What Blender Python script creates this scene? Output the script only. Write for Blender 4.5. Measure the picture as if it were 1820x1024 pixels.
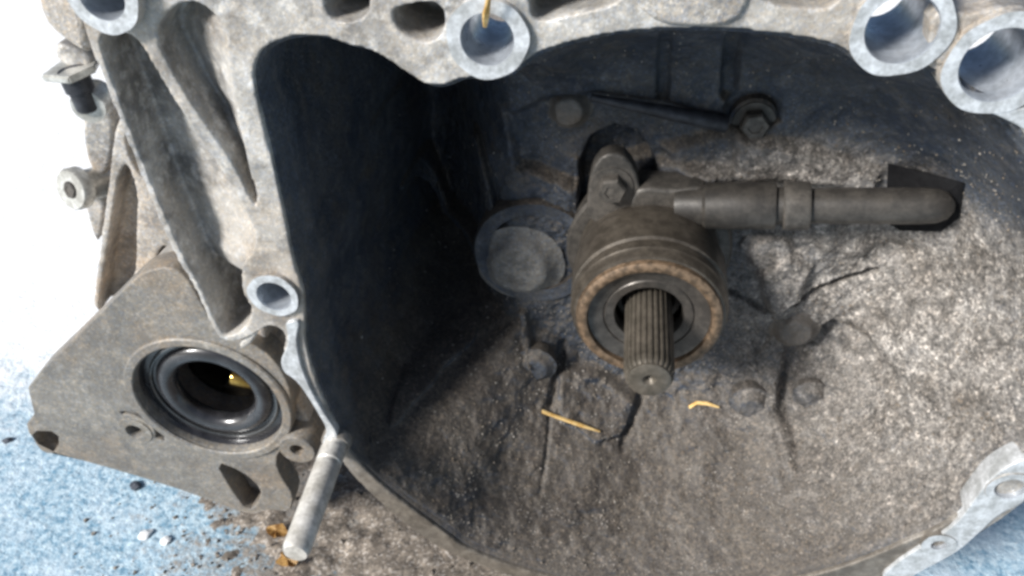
import bpy, bmesh, math, random
import numpy as np
from mathutils import Vector, Matrix, noise as mnoise

random.seed(7); np.random.seed(7)
for o in list(bpy.data.objects): bpy.data.objects.remove(o)
S = bpy.context.scene
COL = S.collection

# ------------------------------------------------------------------ camera
FPX, CX, CY = 1500.0, 910.0, 512.0          # focal length and centre in photo pixels (1820 x 1024)
AX = Vector((0.1209643, 0.6238669, 0.7721125))   # world Y seen from the camera (right, up, forward)
XR = Vector((0.9926569, -0.0760239, -0.0940890))
ZU = Vector((0.0, 0.7778242, -0.6284819))
CAM = Vector((-0.0288373, -0.2768177, 0.2724563))
cam = bpy.data.cameras.new('camera'); camo = bpy.data.objects.new('camera', cam); COL.objects.link(camo)
right = Vector((XR[0], AX[0], ZU[0])); up = Vector((XR[1], AX[1], ZU[1])); fwd = Vector((XR[2], AX[2], ZU[2]))
camo.matrix_world = Matrix(((right.x, up.x, -fwd.x, CAM.x), (right.y, up.y, -fwd.y, CAM.y), (right.z, up.z, -fwd.z, CAM.z), (0, 0, 0, 1)))
cam.sensor_fit = 'HORIZONTAL'; cam.sensor_width = 36.0; cam.lens = 36.0 * FPX / 1820.0
cam.clip_start = 0.01; cam.clip_end = 200.0
S.camera = camo

# ------------------------------------------------------------------ sky, sun, exposure
SUNV = Vector((-0.62, -0.56, 0.55)).normalized()       # towards the sun: upper left, in front of the bell mouth
elev = math.asin(SUNV.z); azim = math.atan2(SUNV.x, SUNV.y)
w = bpy.data.worlds.new('World'); S.world = w; w.use_nodes = True
nt = w.node_tree; bg = nt.nodes['Background']
sky = nt.nodes.new('ShaderNodeTexSky'); sky.sky_type = 'NISHITA'; sky.sun_disc = False
sky.sun_elevation = elev; sky.sun_rotation = azim; sky.dust_density = 1.5
nt.links.new(sky.outputs[0], bg.inputs[0]); bg.inputs[1].default_value = 0.05; sky.ozone_density = 2.5
sl = bpy.data.lights.new('sun', 'SUN'); sl.energy = 4.2; sl.angle = math.radians(14); sl.color = (1.0, 0.975, 0.94)
so = bpy.data.objects.new('sun', sl); COL.objects.link(so)
so.rotation_euler = SUNV.to_track_quat('Z', 'Y').to_euler()
S.view_settings.view_transform = 'Standard'; S.view_settings.look = 'None'
S.view_settings.gamma = 1.0; S.view_settings.exposure = 0.75
S.render.resolution_x = 1024; S.render.resolution_y = 576
S.render.engine = 'CYCLES'; S.cycles.filter_width = 3.2

GZ = -0.200       # ground height (the origin is the shaft axis in the plane of the bell flange)

# ------------------------------------------------------------------ measuring helpers
def ray(px, py):
    d = Vector(((px - CX) / FPX, -(py - CY) / FPX, 1.0))
    return Vector((XR.dot(d), AX.dot(d), ZU.dot(d)))
def P(px, py, y):                      # point at photo position on the plane Y = y
    d = ray(px, py); return CAM + d * ((y - CAM.y) / d.y)
def G(px, py, z=GZ):                   # point on the horizontal plane Z = z
    d = ray(px, py); return CAM + d * ((z - CAM.z) / d.z)
def XZ(pts, y): return [(P(a, b, y).x, P(a, b, y).z) for a, b in pts]

# ------------------------------------------------------------------ materials
def nodes(name):
    m = bpy.data.materials.new(name); m.use_nodes = True
    t = m.node_tree; b = t.nodes['Principled BSDF']
    return m, t, b
def N(t, kind, **kw):
    n = t.nodes.new(kind)
    for k, v in kw.items():
        if k in n.inputs.keys(): n.inputs[k].default_value = v
        else: setattr(n, k, v)
    return n
def ramp(t, src, stops, interp='LINEAR'):
    r = t.nodes.new('ShaderNodeValToRGB'); e = r.color_ramp.elements; r.color_ramp.interpolation = interp
    while len(e) < len(stops): e.new(0.5)
    for i, (p, c) in enumerate(stops):
        e[i].position = p; e[i].color = (c[0], c[1], c[2], 1) if isinstance(c, (tuple, list)) else (c, c, c, 1)
    t.links.new(src, r.inputs[0]); return r
def mix(t, fac, a, b, mode='MIX'):
    n = t.nodes.new('ShaderNodeMix'); n.data_type = 'RGBA'; n.blend_type = mode; n.clamp_factor = True
    for s, v in ((n.inputs[0], fac), (n.inputs[6], a), (n.inputs[7], b)):
        if hasattr(v, 'is_output'): t.links.new(v, s)
        elif isinstance(v, (int, float)): s.default_value = v
        else: s.default_value = (v[0], v[1], v[2], 1)
    return n.outputs[2]
def noise(t, co, scale, detail=3, rough=0.6):
    n = N(t, 'ShaderNodeTexNoise', Scale=scale, Detail=detail, Roughness=rough); t.links.new(co, n.inputs['Vector']); return n.outputs['Fac']
def math_(t, op, a, b=0.5):
    n = t.nodes.new('ShaderNodeMath'); n.operation = op
    for i, v in enumerate((a, b)):
        if hasattr(v, 'is_output'): t.links.new(v, n.inputs[i])
        else: n.inputs[i].default_value = v
    return n.outputs[0]
def coords(t): return t.nodes.new('ShaderNodeTexCoord').outputs['Object']
def bump(t, b, h, strength, dist):
    n = N(t, 'ShaderNodeBump', Strength=strength, Distance=dist); t.links.new(h, n.inputs['Height']); t.links.new(n.outputs[0], b.inputs['Normal'])

def cast_mat(name, base, dark, light, brown, metal=0.25, rough=0.55, brown_amt=0.5, grit=0.5, bump_d=0.0009, dust_and_light=None, low=None):
    """weathered cast aluminium: grey skin, darker oily stains, pale scuffs, brown dirt and fine grit"""
    m, t, b = nodes(name); co = coords(t)
    n1 = noise(t, co, 38, 5, 0.65); n2 = noise(t, co, 120, 4, 0.7); n3 = noise(t, co, 620, 3, 0.7); n4 = noise(t, co, 16, 3, 0.6)
    c = mix(t, ramp(t, n1, [(0.38, 0), (0.58, 1)]).outputs[0], dark, base)
    c = mix(t, ramp(t, n2, [(0.50, 0), (0.72, 0.75)]).outputs[0], c, light)
    bm_ = math_(t, 'MULTIPLY', ramp(t, n4, [(0.45, 0), (0.65, 1)]).outputs[0], ramp(t, n2, [(0.35, 0.2), (0.6, 1)]).outputs[0])
    c = mix(t, math_(t, 'MULTIPLY', bm_, brown_amt), c, brown)
    v = N(t, 'ShaderNodeTexVoronoi', Scale=950.0); t.links.new(co, v.inputs['Vector'])
    vv = t.nodes.new('ShaderNodeSeparateColor'); t.links.new(v.outputs['Color'], vv.inputs[0])
    sp = ramp(t, vv.outputs[0], [(0.0, 0.35), (0.25, 0.9), (0.75, 1.0), (0.93, 1.9)], 'LINEAR')
    c2 = mix(t, 1.0, c, sp.outputs[0], 'MULTIPLY')
    c = mix(t, grit, c, c2)
    tint = mix(t, 1.0, c, ramp(t, vv.outputs[1], [(0.0, (0.75, 0.95, 1.35)), (0.5, (1, 1, 1)), (1.0, (1.25, 1.02, 0.72))]).outputs[0], 'MULTIPLY')
    c = mix(t, grit * 0.9, c, tint)
    if low:                         # caked brown grime on the lowest stretch
        sl_ = t.nodes.new('ShaderNodeSeparateXYZ'); t.links.new(co, sl_.inputs[0])
        lv = math_(t, 'ADD', sl_.outputs[2], math_(t, 'MULTIPLY', math_(t, 'SUBTRACT', n1, 0.5), 0.10))
        c = mix(t, ramp(t, math_(t, 'ADD', lv, 0.16), [(0.05, 0.92), (0.15, 0.0)]).outputs[0], c, mix(t, ramp(t, n2, [(0.4, 0), (0.62, 1)]).outputs[0], low[0], low[1]))
    if dust_and_light:                        # oily brown film on what faces up, sunlit brightness of the right-hand side put into a pale dusty colour
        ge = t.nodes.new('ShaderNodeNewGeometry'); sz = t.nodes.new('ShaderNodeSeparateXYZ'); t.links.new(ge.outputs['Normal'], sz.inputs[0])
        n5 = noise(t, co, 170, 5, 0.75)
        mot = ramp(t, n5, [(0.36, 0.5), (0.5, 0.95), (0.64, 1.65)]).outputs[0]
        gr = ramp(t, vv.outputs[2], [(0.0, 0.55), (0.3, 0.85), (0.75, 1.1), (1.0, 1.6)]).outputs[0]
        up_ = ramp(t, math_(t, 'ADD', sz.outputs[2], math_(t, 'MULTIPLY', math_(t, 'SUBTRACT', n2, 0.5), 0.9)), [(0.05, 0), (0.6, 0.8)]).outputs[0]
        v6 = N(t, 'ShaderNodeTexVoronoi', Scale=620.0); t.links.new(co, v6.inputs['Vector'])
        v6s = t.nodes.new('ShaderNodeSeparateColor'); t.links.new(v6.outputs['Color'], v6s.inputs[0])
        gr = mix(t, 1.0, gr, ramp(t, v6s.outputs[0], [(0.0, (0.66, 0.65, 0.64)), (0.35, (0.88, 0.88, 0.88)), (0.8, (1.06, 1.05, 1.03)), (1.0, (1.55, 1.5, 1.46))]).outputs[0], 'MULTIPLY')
        film = mix(t, 1.0, ramp(t, n1, [(0.3, dust_and_light[0]), (0.7, dust_and_light[1])]).outputs[0], gr, 'MULTIPLY')
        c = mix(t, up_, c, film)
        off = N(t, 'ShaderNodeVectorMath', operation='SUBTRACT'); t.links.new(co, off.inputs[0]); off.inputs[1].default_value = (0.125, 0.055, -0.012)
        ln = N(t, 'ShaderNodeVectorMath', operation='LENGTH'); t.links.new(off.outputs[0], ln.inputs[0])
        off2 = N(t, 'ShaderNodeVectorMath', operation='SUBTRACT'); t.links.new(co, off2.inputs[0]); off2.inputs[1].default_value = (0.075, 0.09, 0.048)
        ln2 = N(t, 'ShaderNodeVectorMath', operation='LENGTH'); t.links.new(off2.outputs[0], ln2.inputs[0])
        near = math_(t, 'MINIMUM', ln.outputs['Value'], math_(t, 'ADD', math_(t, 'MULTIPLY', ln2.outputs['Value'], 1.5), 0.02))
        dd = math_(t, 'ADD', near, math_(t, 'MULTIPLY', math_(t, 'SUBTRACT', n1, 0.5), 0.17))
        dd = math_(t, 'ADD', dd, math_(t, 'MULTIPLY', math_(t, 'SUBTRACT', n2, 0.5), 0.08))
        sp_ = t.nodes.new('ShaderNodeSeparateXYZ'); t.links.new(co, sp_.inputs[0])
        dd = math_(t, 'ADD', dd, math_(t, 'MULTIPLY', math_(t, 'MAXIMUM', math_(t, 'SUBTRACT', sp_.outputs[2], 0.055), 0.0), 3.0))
        lit_mask = ramp(t, dd, [(0.05, 0.95), (0.13, 0)]).outputs[0]
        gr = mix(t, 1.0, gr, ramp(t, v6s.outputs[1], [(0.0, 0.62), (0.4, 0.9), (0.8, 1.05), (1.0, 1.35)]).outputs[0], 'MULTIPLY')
        pale = mix(t, 1.0, mix(t, 1.0, ramp(t, n1, [(0.3, dust_and_light[2]), (0.7, dust_and_light[3])]).outputs[0], gr, 'MULTIPLY'), mot, 'MULTIPLY')
        c = mix(t, lit_mask, c, pale)
    t.links.new(c, b.inputs['Base Color'])
    b.inputs['Metallic'].default_value = metal
    t.links.new(ramp(t, n2, [(0.3, rough + 0.14), (0.7, rough - 0.1)]).outputs[0], b.inputs['Roughness'])
    h = math_(t, 'ADD', math_(t, 'MULTIPLY', n3, 0.7), math_(t, 'MULTIPLY', n2, 0.9))
    bump(t, b, h, 0.8, bump_d)
    return m
def plain_mat(name, a, bcol, scale=150, metal=0.0, rough=0.5, bump_s=0.3, bump_d=0.0004, lo=0.4, hi=0.62, spec=0.5):
    m, t, b = nodes(name); co = coords(t)
    n1 = noise(t, co, scale, 4, 0.65); n2 = noise(t, co, scale * 5, 2, 0.6)
    c = mix(t, ramp(t, n1, [(lo, 0), (hi, 1)]).outputs[0], a, bcol)
    c = mix(t, 0.35, c, mix(t, 1.0, c, ramp(t, n2, [(0.35, 0.6), (0.65, 1.4)]).outputs[0], 'MULTIPLY'))
    t.links.new(c, b.inputs['Base Color']); b.inputs['Metallic'].default_value = metal
    t.links.new(ramp(t, n1, [(0.3, rough + 0.1), (0.7, max(rough - 0.1, 0.05))]).outputs[0], b.inputs['Roughness'])
    b.inputs['Specular IOR Level'].default_value = spec
    bump(t, b, math_(t, 'ADD', n1, math_(t, 'MULTIPLY', n2, 0.4)), bump_s, bump_d)
    return m

M = {}
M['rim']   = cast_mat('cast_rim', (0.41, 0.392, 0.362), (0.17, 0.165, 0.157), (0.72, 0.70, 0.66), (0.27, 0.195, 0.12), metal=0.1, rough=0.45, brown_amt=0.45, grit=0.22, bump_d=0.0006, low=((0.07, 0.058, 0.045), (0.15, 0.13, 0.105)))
M['bell']  = cast_mat('cast_bell', (0.050, 0.057, 0.068), (0.018, 0.026, 0.040), (0.10, 0.101, 0.104), (0.055, 0.046, 0.035), metal=0.0, rough=0.6, brown_amt=0.5, grit=0.6, bump_d=0.0012, dust_and_light=((0.052, 0.040, 0.029), (0.105, 0.087, 0.067), (0.120, 0.106, 0.092), (0.32, 0.302, 0.282)))
M['lump']  = cast_mat('cast_lump', (0.105, 0.095, 0.085), (0.07, 0.065, 0.06), (0.15, 0.14, 0.13), (0.11, 0.085, 0.06), metal=0.0, rough=0.5, brown_amt=0.6, grit=0.25, bump_d=0.0004)
M['disc']  = cast_mat('cast_disc', (0.17, 0.165, 0.155), (0.10, 0.097, 0.092), (0.24, 0.235, 0.22), (0.15, 0.12, 0.09), metal=0.0, rough=0.5, brown_amt=0.5, grit=0.4, bump_d=0.0007)
M['plate'] = cast_mat('cast_plate', (0.195, 0.182, 0.160), (0.135, 0.128, 0.116), (0.31, 0.28, 0.235), (0.22, 0.155, 0.095), metal=0.1, rough=0.5, brown_amt=0.55, grit=0.38, bump_d=0.0006)
M['case']  = cast_mat('cast_case', (0.40, 0.375, 0.34), (0.20, 0.195, 0.185), (0.58, 0.55, 0.50), (0.36, 0.25, 0.15), metal=0.1, rough=0.5, brown_amt=0.6, grit=0.35)
M['machined'] = plain_mat('machined_aluminium', (0.36, 0.37, 0.37), (0.60, 0.615, 0.63), 130, metal=0.3, rough=0.4, bump_s=0.3)
M['bore'] = plain_mat('bored_aluminium', (0.36, 0.39, 0.43), (0.52, 0.55, 0.59), 70, metal=0.6, rough=0.33, bump_s=0.12)
M['steel'] = plain_mat('dull_steel', (0.085, 0.074, 0.058), (0.15, 0.13, 0.105), 110, metal=0.45, rough=0.45)
M['bearing'] = plain_mat('bearing_steel', (0.055, 0.046, 0.036), (0.098, 0.083, 0.066), 160, metal=0.4, rough=0.4, bump_s=0.2)
M['rust'] = plain_mat('rusty_ring', (0.085, 0.058, 0.036), (0.20, 0.135, 0.085), 300, metal=0.35, rough=0.5, lo=0.42, hi=0.58)
M['race'] = plain_mat('dark_race', (0.05, 0.045, 0.04), (0.09, 0.08, 0.07), 160, metal=0.4, rough=0.42)
M['rubber'] = plain_mat('black_rubber', (0.012, 0.012, 0.014), (0.03, 0.03, 0.033), 90, rough=0.28, bump_s=0.1)
M['rubber'].node_tree.nodes['Principled BSDF'].inputs['Coat Weight'].default_value = 0.35; M['rubber'].node_tree.nodes['Principled BSDF'].inputs['Coat Roughness'].default_value = 0.04
M['bronze'] = plain_mat('glint_bronze', (0.22, 0.13, 0.03), (0.42, 0.28, 0.08), 90, metal=0.9, rough=0.18)
M['seal'] = plain_mat('seal_metal', (0.03, 0.03, 0.03), (0.06, 0.058, 0.056), 90, metal=0.5, rough=0.26, bump_s=0.1)
M['oil'] = plain_mat('oily_gear', (0.012, 0.011, 0.010), (0.04, 0.034, 0.026), 120, metal=0.7, rough=0.12, bump_s=0.25, bump_d=0.0008)
for k_ in ('oil', 'seal'):
    b_ = M[k_].node_tree.nodes['Principled BSDF']; b_.inputs['Coat Weight'].default_value = 1.0; b_.inputs['Coat Roughness'].default_value = 0.05
M['stud'] = plain_mat('stud_aluminium', (0.42, 0.40, 0.36), (0.64, 0.62, 0.58), 100, metal=0.25, rough=0.4, bump_s=0.3)
M['bolt'] = plain_mat('dirty_bolt', (0.055, 0.050, 0.044), (0.105, 0.094, 0.082), 200, metal=0.3, rough=0.5)
M['zinc'] = plain_mat('zinc_bolt', (0.33, 0.32, 0.29), (0.58, 0.57, 0.53), 140, metal=0.4, rough=0.35)
M['black'] = plain_mat('black_steel', (0.015, 0.016, 0.02), (0.04, 0.042, 0.05), 140, metal=0.2, rough=0.5)
M['pipe'] = plain_mat('greasy_pipe', (0.030, 0.027, 0.024), (0.060, 0.054, 0.047), 120, metal=0.2, rough=0.45)
M['window_shade'] = plain_mat('window_shade_black', (0.006, 0.006, 0.007), (0.012, 0.012, 0.013), 90, rough=0.8, spec=0.15)  # near-black that stands in for the shade inside the window
M['straw'] = plain_mat('straw', (0.52, 0.30, 0.08), (0.78, 0.56, 0.25), 220, rough=0.5, bump_s=0.3)
M['leaf'] = plain_mat('dry_leaf', (0.30, 0.15, 0.04), (0.55, 0.34, 0.12), 220, rough=0.6)
M['chip_white'] = plain_mat('pale_chip', (0.75, 0.76, 0.76), (0.86, 0.86, 0.85), 200, rough=0.6)
M['chip_dark'] = plain_mat('dark_pebble', (0.03, 0.035, 0.05), (0.09, 0.10, 0.12), 200, rough=0.7)
M['chip_grey'] = plain_mat('grey_pebble', (0.22, 0.24, 0.27), (0.40, 0.42, 0.45), 200, rough=0.7)

def ground_mat():
    m, t, b = nodes('blue_concrete'); co = coords(t)
    n1 = noise(t, co, 22, 5, 0.68); n2 = noise(t, co, 90, 4, 0.7); n3 = noise(t, co, 5, 3, 0.6); n4 = noise(t, co, 260, 3, 0.7)
    n5 = noise(t, co, 190, 5, 0.8)
    c = mix(t, ramp(t, n5, [(0.38, 0), (0.62, 1)]).outputs[0], (0.12, 0.25, 0.36), (0.53, 0.66, 0.73))
    c = mix(t, ramp(t, n1, [(0.45, 0), (0.72, 0.6)]).outputs[0], c, (0.66, 0.74, 0.80))
    c = mix(t, ramp(t, n4, [(0.62, 0), (0.74, 0.9)]).outputs[0], c, (0.86, 0.88, 0.88))
    c = mix(t, ramp(t, n2, [(0.27, 0.6), (0.36, 0)]).outputs[0], c, (0.12, 0.16, 0.21))
    # glare of the sunlit ground painted into the colour: near-white away from the front
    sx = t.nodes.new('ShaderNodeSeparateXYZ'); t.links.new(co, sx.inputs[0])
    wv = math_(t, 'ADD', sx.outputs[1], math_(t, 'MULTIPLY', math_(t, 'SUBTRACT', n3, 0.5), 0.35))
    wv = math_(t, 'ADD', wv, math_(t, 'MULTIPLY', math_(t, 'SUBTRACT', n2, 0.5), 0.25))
    sunlit_mask = ramp(t, wv, [(0.10, 0), (0.24, 1)]).outputs[0]
    c = mix(t, sunlit_mask, c, mix(t, ramp(t, n1, [(0.4, 0), (0.6, 1)]).outputs[0], (0.86, 0.87, 0.87), (0.90, 0.90, 0.89)))
    sd = math_(t, 'ADD', math_(t, 'MULTIPLY', math_(t, 'ADD', sx.outputs[0], 0.285), 7.0), math_(t, 'MULTIPLY', math_(t, 'ADD', sx.outputs[1], 0.03), 1.2))
    sd = math_(t, 'ADD', sd, math_(t, 'ADD', math_(t, 'MULTIPLY', math_(t, 'SUBTRACT', n1, 0.5), 2.2), math_(t, 'MULTIPLY', math_(t, 'SUBTRACT', n4, 0.5), 1.6)))
    rt = ramp(t, math_(t, 'MULTIPLY', math_(t, 'ADD', sx.outputs[0], 0.0), 8.0), [(0.0, 1), (1.0, 0)]).outputs[0]
    c = mix(t, math_(t, 'MULTIPLY', ramp(t, sd, [(0.0, 0), (0.55, 0.92)]).outputs[0], rt), c, mix(t, ramp(t, n4, [(0.35, 0), (0.65, 1)]).outputs[0], (0.10, 0.085, 0.07), (0.26, 0.22, 0.18)))
    t.links.new(c, b.inputs['Base Color']); b.inputs['Roughness'].default_value = 0.5
    bump(t, b, math_(t, 'ADD', n2, math_(t, 'MULTIPLY', n4, 0.6)), 0.7, 0.0025)
    return m
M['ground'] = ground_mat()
def dirt_mat(name, cols, scale=300):
    m, t, b = nodes(name); co = coords(t)
    v = N(t, 'ShaderNodeTexVoronoi', Scale=float(scale)); t.links.new(co, v.inputs['Vector'])
    s = t.nodes.new('ShaderNodeSeparateColor'); t.links.new(v.outputs['Color'], s.inputs[0])
    st = [(i / (len(cols) - 1), c) for i, c in enumerate(cols)]
    r = ramp(t, s.outputs[0], st)
    n1 = noise(t, co, 60, 4, 0.7)
    c = mix(t, 1.0, r.outputs[0], ramp(t, n1, [(0.3, 0.55), (0.7, 1.35)]).outputs[0], 'MULTIPLY')
    t.links.new(c, b.inputs['Base Color']); b.inputs['Roughness'].default_value = 0.75
    bump(t, b, n1, 0.5, 0.001)
    return m
M['dirt'] = dirt_mat('brown_dirt', [(0.08, 0.07, 0.06), (0.13, 0.11, 0.09), (0.16, 0.135, 0.11), (0.21, 0.175, 0.14), (0.34, 0.31, 0.28)], 700)
M['grit'] = dirt_mat('pale_grit', [(0.06, 0.055, 0.05), (0.16, 0.13, 0.10), (0.32, 0.29, 0.26), (0.26, 0.24, 0.21), (0.18, 0.14, 0.10), (0.34, 0.32, 0.29)], 130)

# ------------------------------------------------------------------ mesh helpers
def link(name, me, mat, parent=None, smooth=True, angle=35):
    o = bpy.data.objects.new(name, me); COL.objects.link(o)
    mats = mat if isinstance(mat, list) else [mat]
    if not me.materials:
        for k in mats: me.materials.append(M[k])
    if smooth: me.shade_smooth(); me.set_sharp_from_angle(angle=math.radians(angle))
    if parent: o.parent = parent
    return o
def bm_obj(name, bm, mat, parent=None, smooth=True, angle=35):
    bmesh.ops.recalc_face_normals(bm, faces=bm.faces)
    me = bpy.data.meshes.new(name); bm.to_mesh(me); bm.free()
    return link(name, me, mat, parent, smooth, angle)
def tag(o, label, cat, group=None, kind=None):
    if label: o['label'] = label
    if cat: o['category'] = cat
    if group: o['group'] = group
    if kind: o['kind'] = kind
    return o
def empty(name, loc):
    o = bpy.data.objects.new(name, None); COL.objects.link(o); o.location = loc; o.empty_display_size = 0.02
    return o
def chaikin(pts, n=2, closed=True):
    for _ in range(n):
        q = []
        L = len(pts)
        for i in range(L if closed else L - 1):
            a, b = pts[i], pts[(i + 1) % L]
            q.append((a[0] * .75 + b[0] * .25, a[1] * .75 + b[1] * .25)); q.append((a[0] * .25 + b[0] * .75, a[1] * .25 + b[1] * .75))
        pts = q
    return pts
def circle(c, r, n=48): return [(c[0] + r * math.cos(2 * math.pi * i / n), c[1] + r * math.sin(2 * math.pi * i / n)) for i in range(n)]
def plate_mesh(loops, y0, y1, bevel=0.001):
    """flat loops (outline first, then holes) in XZ, thickness y0 (front) .. y1 (back)"""
    cu = bpy.data.curves.new('c', 'CURVE'); cu.dimensions = '2D'; cu.fill_mode = 'BOTH'
    for lp in loops:
        s = cu.splines.new('POLY'); s.points.add(len(lp) - 1); s.use_cyclic_u = True
        for p, (x, z) in zip(s.points, lp): p.co = (x, z, 0, 1)
    cu.extrude = (y1 - y0) / 2 - bevel; cu.bevel_depth = bevel; cu.bevel_resolution = 2; cu.offset = -bevel
    o = bpy.data.objects.new('c', cu); COL.objects.link(o)
    dg = bpy.context.evaluated_depsgraph_get()
    me = bpy.data.meshes.new_from_object(o.evaluated_get(dg))
    bpy.data.objects.remove(o); bpy.data.curves.remove(cu)
    ym = (y0 + y1) / 2
    me.transform(Matrix(((1, 0, 0, 0), (0, 0, -1, ym), (0, 1, 0, 0), (0, 0, 0, 1))))
    me.materials.clear()
    return me
def sdf_poly(x, z, pts):
    d = np.full(x.shape, 1e9); ins = np.zeros(x.shape, bool); n = len(pts)
    for i in range(n):
        ax, az = pts[i]; bx, bz = pts[(i + 1) % n]
        ex, ez = bx - ax, bz - az
        t = np.clip(((x - ax) * ex + (z - az) * ez) / (ex * ex + ez * ez), 0, 1)
        d = np.minimum(d, np.hypot(x - ax - ex * t, z - az - ez * t))
        c = ((az > z) != (bz > z)) & (x < (bx - ax) * (z - az) / ((bz - az) if abs(bz - az) > 1e-12 else 1e-12) + ax)
        ins ^= c
    return np.where(ins, -d, d)
def solid_mesh(outer_loop, holes, y0, y1):
    """outline minus holes, robust where the loops touch or cross"""
    from mathutils.geometry import delaunay_2d_cdt
    vs = []; es = []
    for lp in [outer_loop] + holes:
        b = len(vs); vs += [Vector(p) for p in lp]; es += [(b + i, b + (i + 1) % len(lp)) for i in range(len(lp))]
    v2, e2, f2, _, _, _ = delaunay_2d_cdt(vs, es, [], 0, 1e-6)
    cen = np.array([(sum((v2[i] for i in f), Vector((0, 0))) / len(f))[:] for f in f2])
    keep = sdf_poly(cen[:, 0], cen[:, 1], outer_loop) < 0
    for h in holes: keep &= sdf_poly(cen[:, 0], cen[:, 1], h) > 0
    n = len(v2); V = [(v.x, y0, v.y) for v in v2] + [(v.x, y1, v.y) for v in v2]; F = []; cnt = {}
    for f, k in zip(f2, keep):
        if not k: continue
        F.append(tuple(f)); F.append(tuple(n + i for i in reversed(f)))
        for i in range(len(f)):
            a, b = f[i], f[(i + 1) % len(f)]; cnt[(a, b)] = 1
    for (a, b) in cnt:
        if (b, a) not in cnt: F.append((b, a, n + a, n + b))
    me = bpy.data.meshes.new('s'); me.from_pydata(V, [], F); me.update()
    return me
def plate(name, loops, y0, y1, mat, parent, bevel=0.001):
    return link(name, plate_mesh(loops, y0, y1, bevel), mat, parent)
def fuse(name, meshes, mat, parent, voxel=0.0011, smooth=3, amp=0.0004):
    """weld several solids into one cast piece with soft fillets and an uneven skin"""
    bm = bmesh.new()
    for m_ in meshes: bm.from_mesh(m_); bpy.data.meshes.remove(m_)
    bmesh.ops.remove_doubles(bm, verts=bm.verts, dist=1e-6)
    me = bpy.data.meshes.new(name); bm.to_mesh(me); bm.free()
    o = bpy.data.objects.new('tmp', me); COL.objects.link(o)
    r = o.modifiers.new('r', 'REMESH'); r.mode = 'VOXEL'; r.voxel_size = voxel
    s = o.modifiers.new('s', 'SMOOTH'); s.iterations = smooth; s.factor = 0.5
    dg = bpy.context.evaluated_depsgraph_get()
    out = bpy.data.meshes.new_from_object(o.evaluated_get(dg))
    bpy.data.objects.remove(o); bpy.data.meshes.remove(me)
    n = len(out.vertices)
    co = np.empty(n * 3, np.float32); out.vertices.foreach_get('co', co); co = co.reshape(-1, 3)
    nr = np.empty(n * 3, np.float32); out.vertex_normals.foreach_get('vector', nr); nr = nr.reshape(-1, 3)
    co = co + nr * (fbm(co * 55) * amp * 1.6 + fbm(co * 190) * amp)[:, None]
    out.vertices.foreach_set('co', co.astype(np.float32).ravel()); out.update()
    out.materials.clear()
    ob = link(name, out, mat, parent, smooth=False); out.shade_smooth()
    return ob

# smooth value noise for numpy arrays
_perm = np.random.permutation(256); _val = np.random.rand(256) * 2 - 1
def vnoise(p):
    p = np.asarray(p, np.float64); i = np.floor(p).astype(int); f = p - i; f = f * f * (3 - 2 * f)
    def h(a, b, c): return _val[_perm[(_perm[(_perm[a & 255] + b) & 255] + c) & 255]]
    r = 0
    for dx in (0, 1):
        for dy in (0, 1):
            for dz in (0, 1):
                r = r + h(i[:, 0] + dx, i[:, 1] + dy, i[:, 2] + dz) * (f[:, 0] if dx else 1 - f[:, 0]) * (f[:, 1] if dy else 1 - f[:, 1]) * (f[:, 2] if dz else 1 - f[:, 2])
    return r
def fbm(p): return vnoise(p) * 0.6 + vnoise(p * 2.1 + 7.3) * 0.3 + vnoise(p * 4.3 + 3.1) * 0.15

def lathe_bm(p0, axis, prof, seg=64, bm=None, closed=True):
    """profile of (radius, distance along axis); closed = ring-shaped section"""
    bm = bm or bmesh.new(); axis = Vector(axis).normalized(); p0 = Vector(p0)
    q = axis.to_track_quat('Z', 'Y'); u = q @ Vector((1, 0, 0)); v = q @ Vector((0, 1, 0))
    rings = []
    for r, d in prof:
        c = p0 + axis * d
        if r < 1e-6: rings.append([bm.verts.new(c)])
        else: rings.append([bm.verts.new(c + (u * math.cos(a) + v * math.sin(a)) * r) for a in [2 * math.pi * i / seg for i in range(seg)]])
    L = len(rings)
    for k in range(L if closed else L - 1):
        a, b = rings[k], rings[(k + 1) % L]
        if len(a) == 1 and len(b) == 1: continue
        for i in range(seg):
            j = (i + 1) % seg
            if len(a) == 1: bm.faces.new((a[0], b[i], b[j]))
            elif len(b) == 1: bm.faces.new((a[i], a[j], b[0]))
            else: bm.faces.new((a[i], a[j], b[j], b[i]))
    return bm
def lathe(name, p0, axis, prof, mat, parent, seg=64, closed=True, angle=35):
    return bm_obj(name, lathe_bm(p0, axis, prof, seg, None, closed), mat, parent, True, angle)
def hex_bolt(name, p, axis, r, h, mat, parent, washer=True, rot=0.2):
    bm = bmesh.new(); axis = Vector(axis).normalized(); p = Vector(p)
    q = axis.to_track_quat('Z', 'Y'); u = q @ Vector((1, 0, 0)); v = q @ Vector((0, 1, 0))
    rings = []
    for rr, d in ((r, -0.001), (r, h * 0.82), (r * 0.86, h), (r * 0.5, h * 1.0), (r * 0.45, h * 0.9)):
        rings.append([bm.verts.new(p + axis * d + (u * math.cos(rot + math.pi / 3 * i) + v * math.sin(rot + math.pi / 3 * i)) * rr) for i in range(6)])
    for a, b in zip(rings, rings[1:]):
        for i in range(6): bm.faces.new((a[i], a[(i + 1) % 6], b[(i + 1) % 6], b[i]))
    bm.faces.new(rings[-1])
    o = bm_obj(name, bm, mat, parent, True, 25)
    if washer: lathe('washer', p - axis * 0.001, axis, [(r * .5, 0), (r * 1.35, 0), (r * 1.45, .0006), (r * 1.4, .0018), (r * .5, .0018)], mat, o, 32)
    return o
def smooth01(a, b, x):
    t = np.clip((x - a) / (b - a), 0, 1); return t * t * (3 - 2 * t)

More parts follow.
